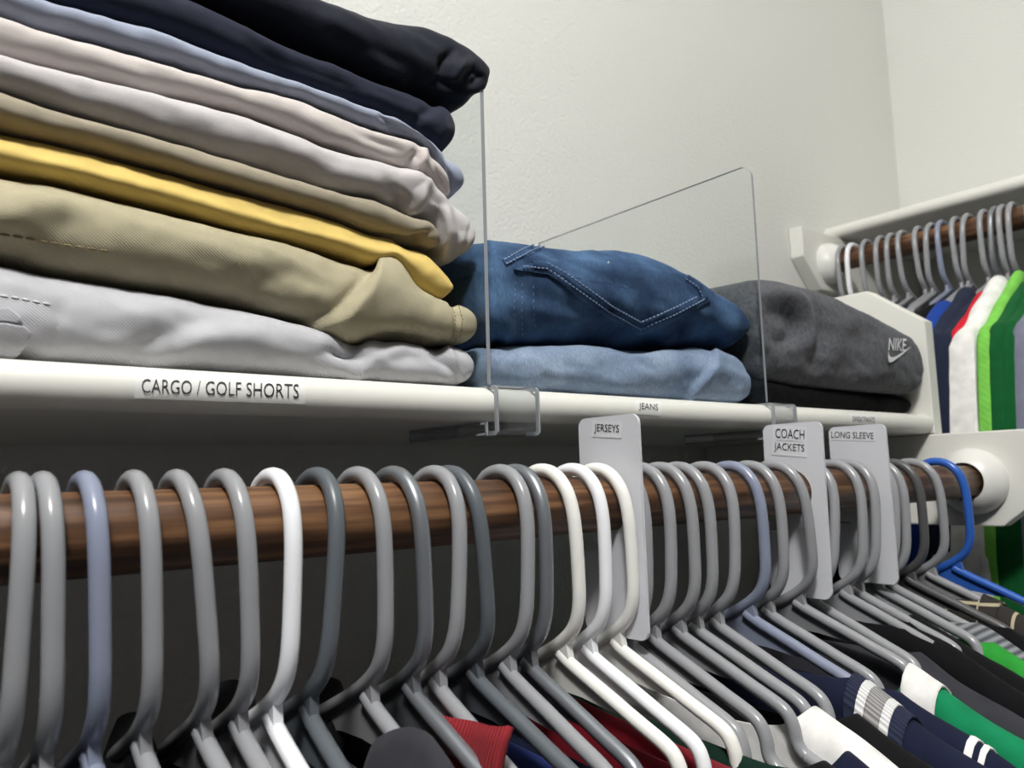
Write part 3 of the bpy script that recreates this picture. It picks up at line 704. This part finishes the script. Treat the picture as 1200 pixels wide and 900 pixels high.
# seams and pocket details
TH_K = paint('khaki_thread', srgb(132, 116, 82), .8); TH_W = paint('white_thread', srgb(238, 238, 240), .8)
stitch_line(B2, [[(0, 274), (30, 279), (70, 286), (105, 291), (134, 295)]], .0036, .0012, .00055, TH_K, S2)
stitch_line(B2, [[(527, 352), (534, 372), (531, 396)], [(536, 353), (542, 374), (539, 398)]], .0016, .001, .0003, TH_K, S2)
stitch_line(B1, [[(0, 346), (20, 349), (45, 354), (68, 358)]], .0028, .0012, .0005, TH_W, S1)
p = patch(B1, [(0, 362), (12, 362), (22, 370), (25, 378), (0, 376), (-30, 374), (-30, 360)], .0022, M1, S1, 'pocket_fold', 40, 5)
p = patch(B1, [(-30, 377), (5, 378), (27, 381), (35, 388), (33, 396), (22, 408), (8, 417), (-30, 418)], .0042, M1, S1, 'pocket_flap', 60, 8)
p = patch(B2, [(78, 208), (95, 212), (140, 224), (173, 240), (168, 243), (130, 232), (90, 221)], .0022, M2, S2, 'pocket_edge', 50, 5)

# ---- jeans
DK = denim('dark_denim', srgb(38, 55, 84), srgb(84, 114, 150), .28, .75, 30)
LT = denim('light_denim', srgb(108, 126, 152), srgb(146, 162, 184), .3, .7)
DKE = denim('dark_denim_edge', srgb(30, 44, 70), srgb(66, 92, 126), .3, .7, 90)
TH_D = paint('pale_blue_thread', srgb(132, 152, 182), .85); TH_S = paint('silver_thread', srgb(190, 190, 195), .6)
cj = [(560, 404), (587, 405), (600, 402), (662, 399), (717, 402), (771, 405), (810, 407), (833, 402), (872, 415), (890, 417), (905, 420)]
cjt = [(560, 276), (587, 272), (620, 273), (647, 275), (689, 283), (724, 286), (767, 292), (794, 304), (818, 317), (841, 335), (864, 350), (888, 356), (905, 362)]
J2, BJ2 = folded('folded_jeans', 'light blue faded jeans at the bottom of the middle stack', 'jeans', 'folded jeans', LT, cj, ZS, XD1 + .004, XD2 - .003, .397, Lr=.02, Ll=.012, wob=.0022, wrinkles=[
    ([(795, 470), (815, 447), (833, 428), (836, 405)], 2.2, .004, 30), ([(868, 468), (872, 448), (866, 425), (858, 412)], 2, .002, 18), ([(800, 420), (770, 440), (720, 450)], 12, .002), ([(868, 420), (880, 440), (878, 462)], 4, -.003), ([(700, 440), (660, 425), (620, 420)], 14, -.002), ([(860, 425), (868, 450), (860, 470)], 5, .002), ([(720, 405), (745, 411), (770, 408)], 3, -.0025)], seed=11, back_drop=.006)
J1, BJ1 = folded('folded_jeans', 'dark blue denim jeans with a stitched back pocket on the light pair', 'jeans', 'folded jeans', DK, cjt, cj, XD1 + .004, XD2 - .003, .395, Lr=.028, Ll=.016, wob=.0022, rmax=.05, wrinkles=[
    ([(590, 325), (640, 330), (680, 365), (750, 400)], 14, -.003), ([(840, 345), (860, 370), (850, 405)], 10, .003), ([(862, 416), (874, 392), (872, 365), (866, 350)], 2.2, .003, 20), ([(585, 410), (584, 360), (578, 315), (572, 290)], 3, .0035, 30), ([(790, 380), (830, 385), (850, 400)], 10, -.003), ([(700, 300), (760, 310), (800, 325)], 16, .003), ([(640, 380), (700, 392), (760, 402)], 9, -.003)], seed=12, back_drop=.012)
pk = [(600, 316), (635, 320), (655, 332), (674, 347), (712, 372), (750, 392), (790, 374), (831, 355), (822, 335), (800, 322), (740, 312), (680, 306), (630, 306)]
pocket = patch(BJ1, pk, .0018, DK, J1, 'back_pocket', 120, 14, centre=(735, 338))
PB = bvh_of([v.co[:] for v in pocket.data.vertices], [tuple(q.vertices) for q in pocket.data.polygons])
ribbon(BJ1, [(622, 311), (640, 312), (662, 325), (683, 340), (716, 363), (750, 381), (787, 366), (824, 350), (817, 337), (803, 327)], 11, .0029, DKE, J1, 'pocket_hem')
ribbon(BJ1, [(590, 308), (606, 300), (626, 291), (652, 283)], 11, .0010, DKE, J1, 'yoke_seam')
stitch_line(PB, [[(606, 312), (640, 315), (660, 328), (680, 342), (715, 366), (750, 385), (788, 369), (824, 352), (817, 337), (799, 325)], [(640, 309), (664, 322), (686, 337), (718, 359), (750, 377), (786, 362), (816, 348)]], .0024, .0012, .00062, TH_D, J1, lift=.0012)
stitch_line(BJ1, [[(590, 305), (605, 297), (625, 288), (650, 281)], [(592, 310), (608, 302), (628, 293), (652, 286)]], .0024, .0012, .00062, TH_D, J1, lift=.0012)
stitch_line(PB, [[(712, 309), (718, 300)], [(720, 309), (727, 300)]], .0034, .0004, .0006, TH_S, J1, 'bar_tack')
stitch_line(BJ1, [[(604, 330), (602, 360), (603, 395)], [(612, 332), (611, 362), (612, 392)], [(625, 335), (625, 362), (627, 385)]], .0018, .003, .0002, TH_D, J1)
stitch_line(BJ2, [[(722, 404), (745, 411), (772, 407)]], .003, .0003, .0006, TH_D, J2)
stitch_line(BJ2, [[(879, 424), (888, 440), (886, 462)], [(872, 426), (881, 442), (880, 464)]], .0018, .001, .0003, TH_D, J2)

# ---- sweatpants
SW = fabric('grey_heather_fleece', srgb(88, 89, 94), 0, .2, vscale=300, sheen=.08, grain=.5)
SB_ = fabric('black_fleece', srgb(10, 10, 13), 0, .15, sheen=.0)
cs_ = [(895, 440), (904, 442), (947, 450), (1006, 456), (1060, 460), (1090, 464)]
cst = [(895, 322), (928, 324), (959, 332), (986, 346), (1006, 356), (1025, 367), (1052, 381), (1068, 390), (1080, 402), (1095, 415)]
SW2, BS2 = folded('folded_sweatpants', 'black fleece sweatpants underneath the grey pair', 'sweatpants', 'folded sweatpants', SB_, cs_, ZS, XD2 + .004, xat(1064, 475, .41), .402, Lr=.02, seed=21)
SW1, BS1 = folded('folded_sweatpants', 'grey heather sweatpants with white logo beside the end board', 'sweatpants', 'folded sweatpants', SW, cst, cs_, XD2 + .004, .899, .3845, Yc=.391, Lr=.020, Ll=.022, wob=.0016, rmax=.026, rec=.004, boxy=.68, dy=((.6, .010), (.72, .004), (.8, 0)), wrinkles=[
    ([(900, 392), (912, 400), (928, 396), (934, 384), (926, 372), (905, 366)], 5.5, -.006), ([(900, 345), (930, 352), (948, 372), (950, 395)], 6, .003), ([(900, 404), (918, 410), (942, 407), (953, 385), (944, 362)], 9, .003), ([(955, 360), (965, 390), (955, 430)], 7, -.005), ([(965, 350), (985, 385), (975, 430)], 10, .003), ([(1000, 385), (1010, 410), (1000, 440)], 10, -.003), ([(1030, 400), (1035, 425), (1030, 450)], 9, .003), ([(890, 345), (920, 345), (950, 360)], 6, .003)], seed=22, back_drop=-.008, fine=.0008)
M_LOGO = paint('white_embroidery', srgb(236, 236, 240), .8, .4, 1500)
text_on(BS1, 'NIKE', (1039.5, 410.5), (1061, 412), (-.3, -14.5), .0014, M_LOGO, SW1, .012, shear=.2, name='logo_lettering')
def flat_poly(bvh, poly, lift, mat, parent, name):
    bm = bmesh.new(); vs = [bm.verts.new((p[0], p[1], 0)) for p in poly]; bm.faces.new(vs)
    bmesh.ops.triangulate(bm, faces=bm.faces)
    V = []
    for v in bm.verts:
        h = hit(bvh, v.co.x, v.co.y); V.append(h[0] + h[1] * lift if h else V[-1])
    bm.verts.index_update(); F = [tuple(v.index for v in f.verts) for f in bm.faces]; bm.free()
    return mesh_obj(name, V, F, mat, parent, mat_of(parent))
flat_poly(BS1, [(1039.3, 411.2), (1040.1, 415.6), (1041.6, 418.2), (1044, 419.0), (1048, 417.8), (1056, 413), (1067, 405.2), (1058, 414), (1050, 420), (1044.5, 423.8), (1041.5, 424.8), (1039.8, 424.2), (1039, 420)], .0016, M_LOGO, SW1, 'logo_mark')

# ================================================================== clear shelf dividers
def divider(x, label):
    t = empty('shelf_divider', (x, .39, NZ + NR)); tag(t, label, 'shelf divider', 'clear shelf dividers')
    pm = mat_of(t)
    yf, zt = .3865, .2685
    pts = [(yf, NZ + NR + .0015)] + [(yf, zt - .012)] + [(yf + .012 - .012 * math.cos(a), zt - .012 + .012 * math.sin(a)) for a in np.linspace(.15, math.pi / 2, 8)] + [(.672, zt), (.672, NZ + NR + .0015)]
    n = len(pts); h = .0014
    V = [(x - h, *p) for p in pts] + [(x + h, *p) for p in pts]
    o = mesh_obj('panel', V, [tuple(range(n)), tuple(range(2 * n - 1, n - 1, -1))], M_ACR, t, pm)
    E = [(i, i + n, i + n + 1, i + 1) for i in range(n - 1)]
    V2 = [(x - h, *p) for p in pts] + [(x + h, *p) for p in pts]
    e = mesh_obj('panel_edge', V2, E, M_ACRE, o)
    # clip: channel wrapping the rounded front edge
    def channel(name, x0, x1, prof, th):
        V, F = [], []; P = np.array(prof, float); T = np.gradient(P, axis=0); T /= np.linalg.norm(T, axis=1)[:, None]; Nn = np.stack([T[:, 1], -T[:, 0]], 1)
        for xx in (x0, x1):
            for q in (0, 1):
                for p, nn in zip(P, Nn): V.append((xx, *(p + nn * th * q)))
        m = len(P)
        for a, b in ((0, m), (2 * m, 3 * m), (0, 2 * m), (m, 3 * m)):
            for i in range(m - 1): F.append((a + i, a + i + 1, b + i + 1, b + i))
        F.append((0, m, 3 * m, 2 * m)); F.append((m - 1, 2 * m - 1, 4 * m - 1, 3 * m - 1))
        return fix_normals(mesh_obj(name, V, F, M_ACRC, t, pm))
    y0, zb, ztp = .3815, NZ - NR - .0088, NZ + NR + .001
    arc = lambda cy, cz, r, a0, a1: [(cy + r * math.cos(a), cz + r * math.sin(a)) for a in np.linspace(a0, a1, 6)]
    prof = [(.413, ztp)] + arc(y0 + .004, ztp - .004, .004, math.pi / 2, math.pi) + arc(y0 + .003, zb + .003, .003, math.pi, math.pi * 1.5) + [(.395, zb)]
    channel('front_clip', x + .002, x + .036, prof, -.0024)
    for xx in (x + .0016, x + .0350):
        channel('clip_edge', xx, xx + .0012, [(p[0] - .0004, p[1]) for p in prof], -.0028).data.materials[0] = M_ACRE
    channel('bottom_tongue', x - .004, x + .036, [(.3845, zb + .0030), (.43, zb + .0030), (.472, zb + .0030)], .0030)
    channel('bottom_tongue', x - .004, x + .036, [(.3845, NZ - NR - .0005), (.43, NZ - NR - .0005), (.472, NZ - NR - .0005)], .0018)
    for zz in (zb + .0001, NZ - NR - .0022):
        box('tongue_edge', x - .0046, x - .0036, .3845, .4725, zz, zz + .0014, M_ACRE, t, pm)
    box('tongue_edge', x - .0046, x + .0366, .4718, .4726, zb, NZ - NR - .0007, M_ACRE, t, pm)
    box('tongue_edge', x - .0046, x - .0034, .3842, .3854, zb, NZ - NR - .0007, M_ACRE, t, pm)
    return t
M_ACRC = acrylic('clip_acrylic', (.93, .94, .945), .05, .05)
divider(XD1, 'clear acrylic shelf divider between the shorts stack and the jeans')
divider(XD2, 'clear acrylic shelf divider between the jeans and the sweatpants')

# ================================================================== rod dividers (white tags over the rod)
def rod_tag(x, roll, yaw, lines, label, dyf=0.0, pitch=0.0):
    t = empty('rod_divider', (x, YR, ZR), (pitch, roll, yaw)); tag(t, label, 'rod divider', 'labelled rod dividers')
    f, b, tp, bt, r = -.0295 + dyf, .0215 + dyf, .0535, -.079, .006
    def corner(cy, cz, a0): return [(cy + r * math.cos(a0 + k * math.pi / 12), cz + r * math.sin(a0 + k * math.pi / 12)) for k in range(7)]
    P = corner(b - r, tp - r, 0) + corner(f + r, tp - r, math.pi / 2) + corner(f + r, bt + r, math.pi) + corner(b - r, bt + r, 1.5 * math.pi)
    P += [(b, -.030), (.008, -.030), (.008, -.0245), (.0125, -.0245), (.0125, -.019)]
    P += [(.0182 * math.cos(a), -.0006 + .0182 * math.sin(a)) for a in np.linspace(-.75 * math.pi * .7, -1.5 * math.pi, 16)]
    P += [(.010, .0176), (b, .0165)]
    h = .0011
    n = len(P)
    V = [(-h, *p) for p in P] + [(h, *p) for p in P]
    bm = bmesh.new(); vs = [bm.verts.new(v) for v in V]
    f0 = bm.faces.new(vs[:n]); f1 = bm.faces.new(vs[n:][::-1])
    for i in range(n): bm.faces.new((vs[i], vs[(i + 1) % n], vs[(i + 1) % n + n], vs[i + n]))
    bmesh.ops.recalc_face_normals(bm, faces=bm.faces); bmesh.ops.triangulate(bm, faces=[q for q in bm.faces if len(q.verts) > 4])
    me = bpy.data.meshes.new('plate'); bm.to_mesh(me); bm.free(); me.materials.append(M_SIGN)
    o = bpy.data.objects.new('plate', me); C.objects.link(o); o.parent = t
    pm = mat_of(t)
    bv = bvh_of([(pm @ v.co)[:] for v in me.vertices], [tuple(q.vertices) for q in me.polygons])
    for txt, p0, p1, up, pad in lines:
        p0, p1, up = (np.array(q, float) for q in (p0, p1, up)); d = (p1 - p0) / np.linalg.norm(p1 - p0)
        q = [p0 - d * pad - up * .35, p1 + d * pad - up * .35, p1 + d * pad + up * 1.35, p0 - d * pad + up * 1.35]
        tp_ = patch(bv, [tuple(a) for a in q], .0003, M_TAPE2, t, 'label_tape', 32, 2, pm=pm, skirt=False)
        l = text_on(bv, txt, p0, p1, up, .0006, M_INK, t, 0, pm=pm); l.parent = tp_; l.matrix_parent_inverse = Matrix.Identity(4)
    return t
rod_tag(.357, 0, 0, [('JERSEYS', (697, 508), (726, 509.5), (.2, -11.5), 3)], 'white rod divider tag reading JERSEYS beside the white hangers')
rod_tag(.561, math.radians(1.5), 0, [('COACH', (909, 513), (943, 515), (.2, -11), 3), ('JACKETS', (907.5, 529.5), (943, 532), (.2, -11), 3)], 'white rod divider tag reading COACH JACKETS')
rod_tag(.6625, 0, 0, [('LONG SLEEVE', (974.5, 513), (1024, 514.5), (.1, -7.5), 2)], 'white rod divider tag reading LONG SLEEVE near the right end of the near rod')
